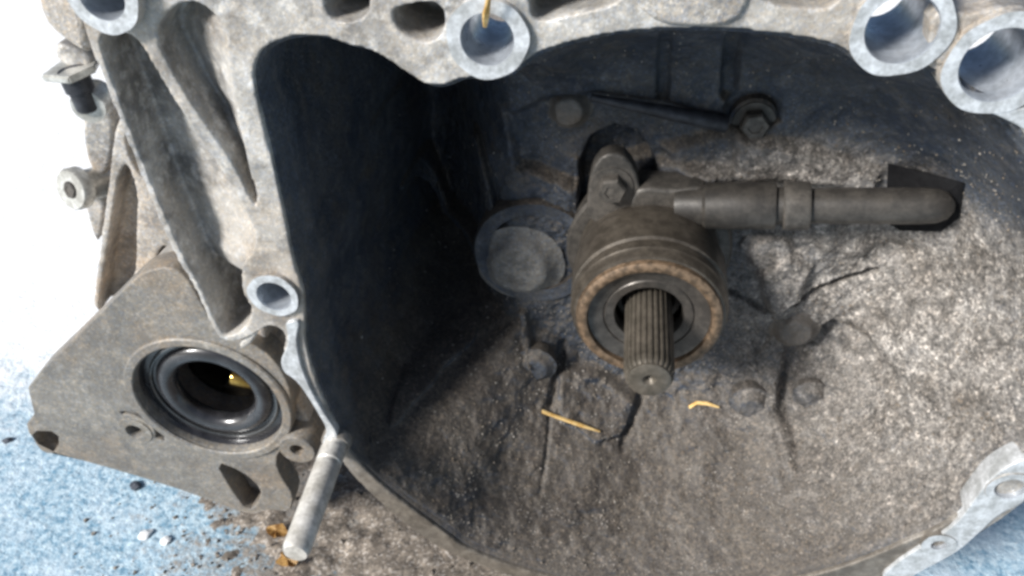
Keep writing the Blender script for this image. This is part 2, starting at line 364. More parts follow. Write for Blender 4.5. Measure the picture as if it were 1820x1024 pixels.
# ================================================================== THE SETTING
bm = bmesh.new()
for x, y in ((-30, -30), (30, -30), (30, 30), (-30, 30)): bm.verts.new((x, y, GZ))
bm.faces.new(bm.verts)
g = bm_obj('ground', bm, 'ground', None, False); tag(g, 'blue and white speckled concrete under the gearbox, painted sunlit-bright behind it', 'ground', kind='structure')

# ================================================================== THE GEARBOX
GB = empty('gearbox', (0, 0.05, GZ)); tag(GB, 'weathered cast aluminium gearbox with its open bell housing facing the camera', 'gearbox')
bpy.context.view_layer.update()
GINV = Matrix.Translation((0, -0.05, -GZ))
def own(o):                      # keep world-space vertices while parented to the empty
    o.matrix_parent_inverse = GINV; return o

INNER = [(600, 772), (570, 715), (547, 650), (537, 600), (540, 555), (535, 515), (520, 480), (500, 380), (478, 280), (462, 215), (448, 165), (446, 120), (464, 88), (500, 71),
         (545, 65), (585, 71), (615, 85), (645, 88), (680, 105), (715, 130), (745, 150), (772, 159), (800, 152), (825, 140), (870, 146), (910, 136), (935, 112), (955, 98), (1000, 83), (1060, 68),
         (1120, 58), (1200, 53), (1300, 55), (1400, 65), (1480, 80), (1510, 95), (1535, 118), (1600, 128), (1650, 118), (1690, 150), (1725, 182), (1790, 205), (1840, 260)]
inner = XZ(INNER, 0.0)
arc = []
for a in np.linspace(math.radians(28), math.radians(-122), 34):
    r = 0.178 if a > -0.6 else 0.175
    arc.append((r * math.cos(a), r * math.sin(a)))
inner = inner + arc + XZ([(800, 960), (715, 900), (650, 845), (612, 800)], 0.0)
inner_s = chaikin(inner, 2)

# outline of the rim: up the left outside rib, across the top (out of frame), round the right and along the thin lower lip
OUTER = [(592, 806), (572, 792), (578, 768), (560, 722), (538, 690), (520, 662), (505, 655), (500, 628), (508, 598), (480, 580), (440, 606), (408, 614), (378, 602), (340, 506), (311, 470), (249, 328), (177, 141), (147, 62), (128, 10), (116, -60), (300, -110), (560, -95), (800, -80),
         (1000, -90), (1300, -90), (1560, -70), (1680, -45), (1692, -10), (1700, 25), (1740, 30), (1800, 10), (1900, 40), (1960, 140), (1960, 240)]
outer = XZ(OUTER, 0.0)
for a in np.linspace(math.radians(24), math.radians(-122), 30):
    r = 0.196 if a > -1.2 else 0.196 - 0.011 * min(1, (-1.2 - a) / 0.5)
    outer.append((r * math.cos(a), r * math.sin(a)))
outer = outer + XZ([(770, 975), (690, 915), (625, 852)], 0.0)
outer_s = chaikin(outer, 2)

RING_A, RING_B, RING_C, RING_L = P(866, 70, 0), P(1603, 52, 0), P(1778, 116, 0), P(487, 526, 0)
RING_U = P(190, -12, 0)
def c2(p): return (p.x, p.z)
pockets = [
    [(572, -30), (650, -30), (656, 15), (640, 40), (600, 44), (574, 28)],
    [(690, 22), (720, 12), (778, 5), (792, 40), (776, 78), (738, 78), (702, 56)],
    [(938, -40), (1115, -40), (1105, 10), (1030, 26), (965, 44), (940, 34)],
    [(1345, -40), (1500, -40), (1492, 20), (1420, 18), (1348, 8)],
    [(266, 62), (300, 14), (350, 4), (396, 50), (402, 120), (416, 200), (436, 290), (456, 368), (448, 372), (412, 296), (364, 230), (316, 158)],
    [(166, 64), (205, 62), (238, 66), (296, 168), (342, 238), (389, 304), (437, 388), (453, 420), (448, 450), (430, 470), (425, 500), (430, 530), (446, 555), (432, 590), (406, 604), (389, 598), (348, 504), (324, 466), (263, 327), (191, 140)],
]
hs = [chaikin(XZ(p, 0.0), 2 if len(p) < 9 else 1) for p in pockets]
rim_front = solid_mesh(outer_s, [inner_s] + hs + [circle(c2(RING_A), .0128), circle(c2(RING_B), .0142), circle(c2(RING_C), .0156), circle(c2(RING_L), .0100), circle(c2(RING_U), .0114)], 0.002, 0.036)
rim_back = solid_mesh(outer_s, [inner_s, circle(c2(RING_A), .0128), circle(c2(RING_B), .0142), circle(c2(RING_C), .0156), circle(c2(RING_L), .0100), circle(c2(RING_U), .0114)], 0.034, 0.044)
def wedge(pts):
    """sloping pocket floor: (px, py, depth of that corner)"""
    from mathutils.geometry import tessellate_polygon
    v = [(P(a, b, 0).x, y, P(a, b, 0).z) for a, b, y in pts]; n = len(v)
    tri_ = tessellate_polygon([[Vector((x, z, 0)) for x, _, z in v]])
    V = v + [(x, .040, z) for x, _, z in v]; F = []
    for t_ in tri_: F.append(tuple(t_)); F.append(tuple(n + i for i in reversed(t_)))
    for i in range(n): F.append((i, (i + 1) % n, n + (i + 1) % n, n + i))
    bm = bmesh.new(); vs = [bm.verts.new(c) for c in V]
    for f in F: bm.faces.new([vs[i] for i in f])
    bmesh.ops.recalc_face_normals(bm, faces=bm.faces); me = bpy.data.meshes.new('w'); bm.to_mesh(me); bm.free(); return me
w5 = wedge([(262, 60, .024), (300, 8, .026), (352, -2, .012), (404, 48, .0022), (408, 120, .0022), (422, 200, .0022), (442, 290, .0024), (461, 370, .004), (446, 378, .014), (408, 298, .024), (360, 231, .024), (312, 159, .024)])
w6 = wedge([(160, 62, .024), (205, 58, .030), (240, 62, .022), (299, 166, .017), (346, 236, .014), (393, 302, .012), (442, 387, .007), (460, 420, .003), (455, 452, .003), (430, 482, .004), (432, 506, .007), (374, 508, .020), (344, 506, .024), (319, 468, .024), (258, 328, .024), (186, 140, .024)])
rim = own(fuse('bell_rim', [rim_front, rim_back, w5, w6], 'rim', GB, 0.0010, 3, 0.0002))

# bosses with machined faces round the bolt holes
def boss(c, R, r, length, y0=-0.0005, off=(0, 0)):
    bm = bmesh.new(); seg = 56
    wob = [1 + 0.02 * math.sin(3 * a + R * 900) + 0.012 * math.sin(7 * a + R * 500) for a in [2 * math.pi * i / seg for i in range(seg)]]
    prof = [(R * 0.985, y0, 1, off), (R, y0 + .0012, 1, off), (R * 1.01, y0 + length, 1, off), (r, y0 + length, 0, (0, 0)), (r, y0 + .0012, 0, (0, 0)), (r * 1.05, y0, 0, (0, 0))]
    rings = [[bm.verts.new((c.x + of[0] + rr * (wob[i] if k else 1) * math.cos(2 * math.pi * i / seg), y, c.z + of[1] + rr * (wob[i] if k else 1) * math.sin(2 * math.pi * i / seg))) for i in range(seg)] for rr, y, k, of in prof]
    for k in range(len(rings)):
        a, b = rings[k], rings[(k + 1) % len(rings)]
        for i in range(seg):
            fc = bm.faces.new((a[i], a[(i + 1) % seg], b[(i + 1) % seg], b[i]))
            fc.material_index = 0 if k == 5 else (1 if k in (0, 1, 2) else 2)
    return own(bm_obj('bolt_boss', bm, ['machined', 'rim', 'bore'], GB))
boss(RING_A, .0146, .0090, .040)
boss(RING_B, .0163, .0110, .040)
boss(RING_C, .0178, .0122, .040)
boss(RING_L, .0118, .0076, .036, off=(-.0003, .0003))
boss(RING_U, .0135, .0080, .040, y0=-.004)

# machined strip running down from the left bolt boss to the stud
STRIP = [(505, 572), (535, 568), (526, 600), (532, 640), (548, 684), (574, 732), (604, 774), (592, 792), (576, 800), (572, 782), (584, 766), (562, 728), (538, 690), (522, 672), (504, 662), (498, 640), (510, 618), (513, 596)]
own(plate('gasket_strip', [chaikin(XZ(STRIP, 0.0), 2)], -0.0004, 0.012, 'machined', GB, 0.0006))
# smooth pad on the top of the rim, and the tail of the right bolt boss
own(plate('cast_pad', [chaikin(XZ([(1122, 6), (1172, 44), (1235, 49), (1308, 44), (1336, -4), (1330, -40), (1130, -40)], 0.0), 1)], 0.0002, 0.01, 'case', GB, 0.0015))
own(plate('cast_pad', [chaikin(XZ([(1655, 20), (1700, 30), (1712, 70), (1700, 110), (1668, 124), (1650, 90)], 0.0), 1)], 0.0002, 0.01, 'rim', GB, 0.0015))
own(plate('flange_pad', [chaikin(XZ([(1700, 172), (1728, 190), (1765, 203), (1790, 214), (1830, 236), (1890, 230), (1870, 180), (1800, 196), (1750, 190)], 0.0), 1)], -0.0002, 0.01, 'machined', GB, 0.0008))
# machined bosses on the lower right of the flange
for (px, py, R, r) in ((1795, 868, .0108, .0066), (1668, 968, .0085, .0036)):
    boss(P(px, py, 0), R, r, .006)
own(plate('gasket_strip', [chaikin(XZ([(1560, 1030), (1600, 996), (1640, 972), (1700, 934), (1735, 884), (1768, 842), (1840, 806), (1840, 885), (1775, 915), (1745, 945), (1700, 985), (1640, 1015), (1600, 1040)], 0.0), 2), circle(c2(P(1795, 868, 0)), .0075), circle(c2(P(1668, 968, 0)), .0055)], 0.0002, 0.012, 'machined', GB, 0.0006))

# ---- the inside of the bell as one uneven cast surface
poly = np.array(inner_s)
NT, NR = 840, 230
th = np.linspace(-math.pi, math.pi, NT, endpoint=False)
def radial(ths):
    R = np.zeros_like(ths)
    A = poly; B = np.roll(poly, -1, 0)
    for k, a in enumerate(ths):
        d = np.array([math.cos(a), math.sin(a)])
        e = B - A; den = d[0] * e[:, 1] - d[1] * e[:, 0]
        den[np.abs(den) < 1e-12] = 1e-12
        t = (A[:, 0] * e[:, 1] - A[:, 1] * e[:, 0]) / den; u = (A[:, 0] * d[1] - A[:, 1] * d[0]) / den
        ok = (u >= 0) & (u <= 1) & (t > 0)
        R[k] = t[ok].max() if ok.any() else 0.17
    return R
TB = np.linspace(-math.pi, math.pi, 1441); RB = radial(TB)
def Rof(a): return np.interp(a, TB, RB)
WKEY = [(-180, .022), (-165, .026), (-152, .046), (-138, .080), (-120, .088), (-95, .078), (-50, .074), (-15, .062), (25, .052), (60, .066), (95, .074), (125, .060), (145, .03), (165, .020), (180, .022)]
def seg_dist(x, z, pts):
    d = np.full(x.shape, 1e9)
    for (ax, az), (bx, bz) in zip(pts, pts[1:]):
        ex, ez = bx - ax, bz - az
        t = np.clip(((x - ax) * ex + (z - az) * ez) / (ex * ex + ez * ez + 1e-12), 0, 1)
        d = np.minimum(d, np.hypot(x - ax - ex * t, z - az - ez * t))
    return d
feats = []
def depth(x, z, full=True):
    a = np.arctan2(z, x); rr = np.hypot(x, z); R = Rof(a)
    e = np.maximum(R - rr, 0)
    wv = np.interp(np.degrees(a), [k for k, _ in WKEY], [v for _, v in WKEY])
    D = 0.100 + 0.10 * smooth01(-0.070, -0.140, x) * smooth01(-.105, -.055, z)
    t = np.clip(e / wv, 0, 1.6)
    y = D * np.where(t < 1, np.sin(np.clip(t, 0, 1) * math.pi / 2) ** 0.85, 1.0)
    sh = np.interp(np.degrees(a), [-180, -160, -145, -100, -60, 180], [0, 0, 1, .8, 0, 0]); tc = np.clip(t, 0, 1)
    y = y * (1 - sh) + sh * D * (0.55 * tc + 0.45 * tc * tc * (3 - 2 * tc))      # flatter floor behind the lower left lip
    lip = np.interp(np.degrees(a), [-180, -165, -150, 20, 50, 180], [.016, .016, 0, 0, .016, .016])
    y = np.maximum(y, np.minimum(0.0025 + e * 8, np.maximum(lip, .0025))) + 0.0035
    if full:
        for fn in feats: y = y + fn(x, z)
    return y
def hit(px, py, full=False):
    d = ray(px, py); lo = None
    ts = np.linspace(0.15, 0.75, 2400)
    X = CAM.x + d.x * ts; Yv = CAM.y + d.y * ts; Z = CAM.z + d.z * ts
    dep = depth(X, Z, full)
    inside = sdf_poly(X, Z, [tuple(p) for p in poly[::2]]) < 0
    ok = np.where((Yv > dep) & inside & (Yv > 0.003))[0]
    k = ok[0] if len(ok) else -1
    return Vector((X[k], Yv[k], Z[k]))
def hx(pts): return [(lambda h: (h.x, h.z))(hit(*p)) for p in pts]
def add_poly(pts, dy, soft, grow=0.0):
    pp = hx(pts); feats.append(lambda x, z: dy * (1 - smooth01(-soft, soft, sdf_poly(x, z, pp) - grow)))
def add_line(pts, dy, wd):
    pp = hx(pts); feats.append(lambda x, z: dy * (1 - smooth01(wd * .4, wd, seg_dist(x, z, pp))))
def add_bump(p, dy, r, pw=1):
    c = hit(*p); feats.append(lambda x, z: dy * np.exp(-(np.hypot(x - c.x, z - c.z) / r) ** (2 * pw)))
# hollow between the lumps on the right, cast step under the upper wall, window slot, seams and ribs
add_poly([(1405, 610), (1480, 575), (1560, 625), (1592, 680), (1560, 790), (1500, 850), (1420, 845), (1385, 740)], 0.015, 0.0045)
add_poly([(900, 205), (980, 175), (1060, 168), (1180, 188), (1300, 215), (1310, 300), (1180, 290), (1020, 330), (920, 300)], 0.007, 0.003)
add_poly([(990, 662), (1060, 650), (1128, 700), (1112, 768), (1060, 778), (1000, 745)], -0.006, 0.002)
add_poly([(1180, 270), (1300, 235), (1440, 262), (1560, 300), (1550, 336), (1380, 318), (1230, 322)], -0.006, 0.004)
add_poly([(1345, 480), (1400, 440), (1440, 470), (1415, 520), (1370, 540)], -0.007, 0.003)
add_line([(1412, 530), (1480, 505), (1560, 482)], 0.008, 0.0030)
add_line([(1300, 520), (1360, 545), (1412, 530)], 0.004, 0.003)
add_line([(1000, 612), (990, 670), (978, 722)], 0.005, 0.004)
add_line([(978, 722), (972, 800), (960, 880)], 0.002, 0.0018)
add_line([(1142, 700), (1128, 738), (1112, 772), (1108, 800)], 0.004, 0.0034)
add_line([(1385, 560), (1350, 620), (1352, 660)], 0.002, 0.003)
add_line([(1375, 740), (1388, 800), (1400, 860)], 0.0018, 0.003)
add_line([(700, 170), (705, 250), (712, 340)], -0.014, 0.005)
add_line([(752, 268), (800, 350), (858, 430)], -0.018, 0.0055)
add_line([(850, 235), (866, 300), (880, 372)], -0.012, 0.0045)
add_line([(842, 560), (780, 620), (720, 690)], -0.012, 0.006)
add_line([(930, 548), (938, 600), (945, 640)], -0.006, 0.003)
add_line([(1185, 55), (1180, 110), (1178, 175)], 0.005, 0.004)
add_line([(1310, 60), (1300, 110), (1296, 165)], 0.008, 0.005)
for p, dy, r in (((1380, 530), -.006, .012), ((1470, 400), -.006, .016), ((1620, 560), -.006, .018), ((1700, 740), .004, .010), ((1650, 690), -.004, .012), ((1250, 780), -.004, .014), ((1150, 850), .004, .02),
                 ((1040, 560), -.004, .01), ((1440, 700), -.003, .008), ((900, 820), .003, .02), ((1720, 640), -.005, .02), ((1680, 480), .004, .015), ((1520, 440), -.004, .007), ((1600, 450), .004, .009), ((1740, 800), .004, .01), ((1640, 860), -.004, .012)):
    add_bump(p, dy, r)
# arch-shaped hollow above the bearing
add_poly([(1028, 400), (1032, 300), (1052, 258), (1092, 238), (1135, 252), (1165, 300), (1170, 380), (1120, 420)], 0.014, 0.002)
add_poly([(1288, 190), (1310, 168), (1350, 165), (1384, 185), (1385, 215), (1350, 232), (1300, 225)], 0.010, 0.002)

s = np.concatenate([np.linspace(0, 0.85, int(NR * .72), endpoint=False), np.linspace(0.85, 1.0, NR - int(NR * .72))])
s[0] = 0.004
Rt = Rof(th)
RR = s[:, None] * (Rt[None, :] - .0012); RR[-1] = Rt + .003          # last ring is buried in the rim
X = RR * np.cos(th)[None, :]; Z = RR * np.sin(th)[None, :]
xf, zf = X.ravel(), Z.ravel()
yf = depth(xf, zf)
pp = np.stack([xf, yf, zf], 1)
lower = smooth01(0.10, -0.04, zf)
yf = yf + (fbm(pp * 45) * 0.0032 + fbm(pp * 130) * 0.0018 * (0.4 + lower) + fbm(pp * 330) * 0.0010 * (0.3 + lower)) * np.clip((s[:, None] * np.ones(NT)[None, :]).ravel() < 0.985, 0, 1)
y2 = yf.reshape(NR, NT); y2[-1] = .0050; y2[-2] = .0042; yf = y2.ravel()      # cover the inner wall of the rim from its front edge on
verts = np.stack([xf, yf, zf], 1)
ii, jj = np.meshgrid(np.arange(NR - 1), np.arange(NT), indexing='ij')
jn = (jj + 1) % NT
faces = np.stack([ii * NT + jj, ii * NT + jn, (ii + 1) * NT + jn, (ii + 1) * NT + jj], -1).reshape(-1, 4)
me = bpy.data.meshes.new('bell_interior')
me.vertices.add(len(verts)); me.vertices.foreach_set('co', verts.astype(np.float32).ravel())
me.loops.add(faces.size); me.loops.foreach_set('vertex_index', faces.astype(np.int32).ravel())
me.polygons.add(len(faces)); me.polygons.foreach_set('loop_start', np.arange(0, faces.size, 4, dtype=np.int32))
me.update(calc_edges=True); me.validate()
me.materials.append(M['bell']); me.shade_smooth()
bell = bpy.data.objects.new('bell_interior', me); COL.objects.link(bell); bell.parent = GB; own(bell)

# ---- cast lumps and fasteners on the back wall
def smooth_s(t_, dome):
    e = max(0.0, (t_ - .55) / .45); return dome * .25 * t_ * t_ + (1 - dome * .25 * t_ * t_) * e * e * (3 - 2 * e)
def knob(name, px, py, r, h, mat, sink=0.004, dome=0.8, seg=48):
    c = hit(px, py, True); K = 14
    prof = [(0.0001, -h)]
    for k in range(1, K + 1):            # rounded mound that flares into the wall
        t_ = k / K; prof.append((r * (1.5 * t_ ** .8 if t_ < .75 else 1.5 * .75 ** .8 + (t_ - .75) * 2.0), -h * (1 - smooth_s(t_, dome))))
    prof += [(r * 1.6, sink), (0.0001, sink)]
    bm = lathe_bm(c, (0, 1, 0), prof, seg, None, False)
    co = np.array([v.co[:] for v in bm.verts]); dn = fbm(co * 170) * .0011
    for v, d_ in zip(bm.verts, dn): v.co.y += d_; v.co.x += d_ * .6
    return own(bm_obj(name, bm, mat, GB, True, 60))
knob('bearing_cap', 925, 468, .0150, .0075, 'disc', .012, .3, 64)
knob('cast_knob', 1412, 582, .0086, .0070, 'lump', .008, .7)
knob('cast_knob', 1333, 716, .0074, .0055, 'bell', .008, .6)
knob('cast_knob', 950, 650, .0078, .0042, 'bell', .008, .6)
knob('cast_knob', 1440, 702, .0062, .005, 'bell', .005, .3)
knob('cast_knob', 1012, 190, .0070, .007, 'lump', .006)
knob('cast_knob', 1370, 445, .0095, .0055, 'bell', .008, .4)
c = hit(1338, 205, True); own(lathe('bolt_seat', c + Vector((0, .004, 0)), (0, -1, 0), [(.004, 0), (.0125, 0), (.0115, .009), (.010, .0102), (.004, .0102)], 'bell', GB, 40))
own(hex_bolt('wall_bolt', c + Vector((0, -.006, 0)), (0, -1, 0), .0072, .007, 'bolt', GB))
# ring land round the bearing cap
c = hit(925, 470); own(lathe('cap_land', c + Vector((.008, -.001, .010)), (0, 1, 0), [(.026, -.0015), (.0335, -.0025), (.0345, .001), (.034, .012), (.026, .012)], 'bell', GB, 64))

# ---- seal plate of the differential, lower left
YP = 0.014
PLATE = [(48, 682), (150, 585), (240, 494), (262, 481), (300, 474), (330, 490), (352, 530), (392, 600), (440, 606), (490, 640), (516, 690), (520, 740), (506, 790), (488, 818), (500, 850), (522, 880), (516, 912), (480, 905), (438, 914), (380, 892), (300, 864), (180, 828), (74, 800), (42, 758), (62, 742), (54, 712)]
SEALC = P(372, 712, YP)
tri = [(382, 820), (430, 838), (464, 868), (462, 892), (440, 910), (412, 872)]
corner = [(54, 766), (104, 768), (104, 800), (86, 806), (70, 796)]
tap = P(240, 766, YP)
groove = []
for a in np.linspace(math.radians(110), math.radians(-25), 22): groove.append((tap.x + .001 + .0158 * math.cos(a), tap.z + .0158 * math.sin(a)))
for k, a in enumerate(np.linspace(math.radians(-25), math.radians(110), 22)):
    r_ = .0158 - .0034 * (1 - k / 21) - .0020; groove.append((tap.x + .001 + r_ * math.cos(a), tap.z + r_ * math.sin(a)))
own(plate('web', [chaikin(XZ([(350, 800), (430, 815), (490, 850), (500, 900), (440, 918), (400, 890), (350, 860)], YP + .0145), 1)], YP + .0145, YP + .03, 'case', GB, .001))
pl = own(plate('seal_plate', [chaikin(XZ(PLATE, YP), 1), circle(c2(SEALC), .0400, 96), chaikin(XZ(tri, YP), 1), chaikin(XZ(corner, YP), 1), circle(c2(tap), .0052, 32), groove], YP, YP + .014, 'plate', GB, 0.0007))
# case behind the plate
case_pts = [(70, 690), (170, 590), (250, 505), (300, 490), (340, 540), (400, 620), (500, 650), (510, 790), (470, 880), (380, 880), (180, 815), (80, 785)]
own(plate('differential_case', [chaikin(XZ(case_pts, YP), 1), circle(c2(SEALC), .0420, 64)], YP + .0142, YP + .075, 'case', GB, 0.004))
# raised land round the bore, seal rings, oily inside
def ring(name, prof, mat, parent=GB, cc=SEALC, seg=96):
    return own(lathe(name, (cc.x, 0, cc.z), (0, 1, 0), prof, mat, parent, seg))
ring('seal_land', [(.0402, YP + .006), (.0402, YP - .0012), (.0410, YP - .0020), (.0448, YP - .0020), (.0456, YP - .0012), (.0460, YP + .004)], 'plate')
ring('seal_shell', [(.0310, YP + .0075), (.0385, YP + .0070), (.0398, YP + .0040), (.0402, YP + .0040), (.0402, YP + .016), (.0310, YP + .016)], 'rubber')
ring('seal_lip', [(.0272 + .0058 * math.cos(a), YP + .0098 + .0058 * math.sin(a)) for a in [k * math.pi / 10 for k in range(20)]], 'rubber')
ring('seal_spring', [(.0348 + .0011 * math.cos(a), YP + .0068 + .0011 * math.sin(a)) for a in [k * math.pi / 4 for k in range(8)]], 'seal')
ring('gear_collar', [(.0165, YP + .030), (.0170, YP + .026), (.0235, YP + .026), (.0250, YP + .028), (.0255, YP + .060), (.0165, YP + .060)], 'oil')
own(lathe('gear_bore', (SEALC.x, YP + .055, SEALC.z), (0, 1, 0), [(.0001, 0), (.040, 0), (.0405, .006), (.0001, .006)], 'oil', GB, 48, False))
own(lathe('glint_pin', (SEALC.x + .004, YP + .021, SEALC.z - .002), (1, 0.1, -.3), [(.0001, 0), (.0045, 0), (.005, .001), (.005, .018), (.0045, .019), (.0001, .019)], 'bronze', GB, 32, False))  # bronze pin added to give a yellow glint inside the bore
# tapped hole with its half-round groove
own(lathe('tapped_boss', (tap.x, 0, tap.z), (0, 1, 0), [(.0046, YP + .010), (.0046, YP + .0008), (.0053, YP - .0006), (.0098, YP - .0006), (.0104, YP + .002), (.0104, YP + .010)], 'plate', GB, 48))
# backing web in the three-cornered opening, short tube beside the stud
c = P(528, 800, 0.010); own(lathe('cast_tube', c, (0, 1, 0), [(.0042, 0), (.0098, -.0005), (.0106, .001), (.0110, .04), (.0042, .04)], 'plate', GB, 40))
c = P(468, 640, 0.020); own(plate('web', [chaikin(XZ([(436, 596), (462, 556), (486, 560), (470, 600), (520, 690), (560, 760), (548, 800), (500, 800), (470, 700)], .024), 1)], .022, .05, 'case', GB, .002))
own(plate('strut', [chaikin(XZ([(452, 560), (470, 556), (456, 600), (432, 616), (428, 604), (444, 590)], .006), 1)], .003, .022, 'rim', GB, .0012))

# ---- stud standing out of the flange beside the seal plate
stud0 = P(596, 790, 0.0)
own(lathe('stud_boss', (stud0.x, -.0003, stud0.z), (0, 1, 0), [(.0050, 0), (.0072, 0), (.0078, .0012), (.0080, .005), (.0050, .005)], 'rim', GB, 40))
own(lathe('stud', stud0 + Vector((0, .02, 0)), (0, -1, 0), [(.0001, .0162), (.0060, .0162), (.0060, .0185), (.0057, .019), (.0057, .0235), (.0066, .024), (.0066, .032), (.0061, .0325), (.0061, .0345), (.0066, .035), (.0066, .083), (.0055, .0855), (.0001, .0855)], 'stud', GB, 40, False))

# ---- outside of the case, far left
YC = 0.055
CASE = [(206, 214), (196, 300), (180, 420), (160, 580), (330, 620), (440, 620), (330, 400), (262, 260), (232, 196)]
holes = [[(216, 270), (246, 335), (242, 420), (238, 500), (196, 548), (170, 570), (190, 440)], [(296, 430), (318, 470), (330, 520), (282, 470), (276, 452)], [(226, 226), (244, 250), (268, 320), (246, 312), (222, 262)]]
a_ = solid_mesh(chaikin(XZ(CASE, YC), 1), [chaikin(XZ(h, YC), 1) for h in holes], YC, YC + .018)
b_ = solid_mesh(chaikin(XZ(CASE, YC), 1), [], YC + .016, YC + .026)
own(fuse('case_web', [a_, b_], 'case', GB, .0012, 3, .0004))
own(plate('lug', [chaikin(XZ([(150, 200), (196, 188), (206, 230), (200, 290), (182, 318), (160, 290), (152, 250)], .07), 1)], .068, .085, 'case', GB, .002))
own(plate('lug', [chaikin(XZ([(150, 345), (186, 318), (190, 380), (178, 430), (166, 412)], .07), 1)], .068, .085, 'case', GB, .002))
c = P(146, 332, .060); ax = Vector((-.30, -.85, .25))
own(lathe('bushing', c, ax, [(.0045, -.016), (.0080, -.016), (.0082, .001), (.0108, .0012), (.0108, .0055), (.0098, .007), (.0045, .007)], 'zinc', GB, 40))
own(hex_bolt('bushing_bolt', c + ax.normalized() * .0040, ax, .0046, .004, 'bolt', GB, False))
# corner casting with bracket and hanging bolt
own(plate('corner_casting', [chaikin(XZ([(60, -30), (132, -30), (150, 40), (158, 96), (142, 92), (104, 66), (74, 36)], .03), 1)], .03, .06, 'case', GB, .003))
own(plate('corner_casting', [chaikin(XZ([(100, 74), (140, 88), (165, 110), (160, 130), (112, 118), (96, 100)], .04), 1)], .04, .06, 'rim', GB, .002))
bm = bmesh.new()
q = [P(72, 134, .032), P(112, 104, .050), P(176, 100, .050), P(168, 116, .034), P(120, 138, .024)]
tv = [bm.verts.new(v) for v in q]; bv = [bm.verts.new(v - Vector((0, 0, .0032))) for v in q]
bm.faces.new(tv); bm.faces.new(bv[::-1])
for i in range(5): bm.faces.new((tv[i], tv[(i + 1) % 5], bv[(i + 1) % 5], bv[i]))
bmesh.ops.bevel(bm, geom=bm.edges[:], offset=.0007, segments=2, affect='EDGES')
own(bm_obj('bracket', bm, 'zinc', GB))
c = P(138, 148, .034); c1 = P(156, 192, .034)
own(lathe('bracket_bolt', c, c1 - c, [(.0001, -.006), (.0060, -.006), (.0062, 0), (.0060, .003), (.0050, .0035), (.0048, (c1 - c).length), (.004, (c1 - c).length + .001), (.0001, (c1 - c).length + .001)], 'black', GB, 32, False))
own(lathe('spacer', P(176, 168, .045), (0.1, -1, 0), [(.003, 0), (.0075, 0), (.0075, .012), (.003, .012)], 'zinc', GB, 32))

# main case behind the bell
own(lathe('main_case', (0.01, .140, -.01), (0, 1, 0), [(.0001, 0), (.078, 0), (.082, .004), (.080, .14), (.078, .175), (.0001, .175)], 'case', GB, 72, False))

# ================================================================== INPUT SHAFT
SH = empty('input_shaft', (0, .05, 0)); tag(SH, 'dull brown splined steel shaft poking out through the round bearing', 'shaft')
bpy.context.view_layer.update()
def own_at(o, root): o.matrix_parent_inverse = Matrix.Translation(-root.location); return o
bm = bmesh.new(); nt_ = 26; prof = []
for k in range(nt_):
    a0 = 2 * math.pi * k / nt_; st = 2 * math.pi / nt_
    for fr, rr in ((0.0, .01095), (0.22, .01095), (0.40, .0117), (0.75, .0117), (0.93, .01095)):
        prof.append((a0 + fr * st, rr))
rings = []
for y, sc in ((.075, 1), (.050, 1), (.006, 1), (.0025, .97), (.001, .90), (.0002, .86)):
    rings.append([bm.verts.new((math.cos(a) * min(rr * sc, 1) , y, math.sin(a) * rr * sc)) for a, rr in prof])
for a, b in zip(rings, rings[1:]):
    for i in range(len(a)): bm.faces.new((a[i], a[(i + 1) % len(a)], b[(i + 1) % len(a)], b[i]))
bm.faces.new(rings[0])
own_at(bm_obj('spline', bm, 'steel', SH, True, 25), SH)
own_at(lathe('shaft_end', (0, 0, 0), (0, 1, 0), [(.0001, .0035), (.0016, .0022), (.0030, -.0005), (.0085, -.0012), (.0098, -.0006), (.0102, .004), (.0001, .005)], 'steel', SH, 48, False), SH)

# ================================================================== RELEASE BEARING
BR = empty('release_bearing', (0, .08, -.04)); tag(BR, 'round brown steel release bearing with rusty front ring, around the splined shaft', 'bearing')
bpy.context.view_layer.update()
def rb(name, prof, mat, parent=BR, seg=96): return own_at(lathe(name, (0, 0, 0), (0, 1, 0), prof, mat, parent, seg), BR)
rb('bearing_shell', [(.0345, .0425), (.0368, .0430), (.0378, .0450), (.0380, .0480), (.0388, .0490), (.0390, .0535), (.0379, .0542), (.0379, .0562), (.0392, .0570), (.0396, .078), (.0384, .084), (.0375, .086), (.0375, .098), (.0345, .098)], 'bearing')
rb('contact_ring', [(.0300, .0430), (.0304, .0400), (.0314, .0394), (.0336, .0394), (.0352, .0404), (.0358, .0426), (.0350, .0450), (.0300, .0450)], 'rust')
rb('inner_race', [(.0165, .0480), (.0172, .0452), (.0215, .0444), (.0222, .0452), (.0226, .0444), (.0290, .0430), (.0298, .0425), (.0299, .0520), (.0165, .0520)], 'race')
rb('guide_sleeve', [(.0135, .0580), (.0150, .0570), (.0162, .0575), (.0164, .1120), (.0135, .1120)], 'bolt')
rb('carrier', [(.0200, .0985), (.0430, .0985), (.0445, .1000), (.0450, .1080), (.0200, .1080)], 'bolt')
# ear with its bolt above the bearing
ear = [(1040, 405), (1046, 320), (1060, 284), (1088, 270), (1118, 282), (1136, 320), (1150, 400)]
own_at(plate('mounting_ear', [chaikin(XZ(ear, .088), 1)], .088, .098, 'bolt', BR, .0015), BR)
own_at(plate('pipe_bracket', [chaikin(XZ([(1120, 400), (1118, 350), (1140, 330), (1200, 336), (1250, 328), (1262, 360), (1250, 402), (1200, 420)], .088), 1)], .0865, .106, 'bolt', BR, .002), BR)
own_at(hex_bolt('ear_bolt', P(1088, 330, .088), (0, -1, 0), .0075, .007, 'bolt', BR), BR)
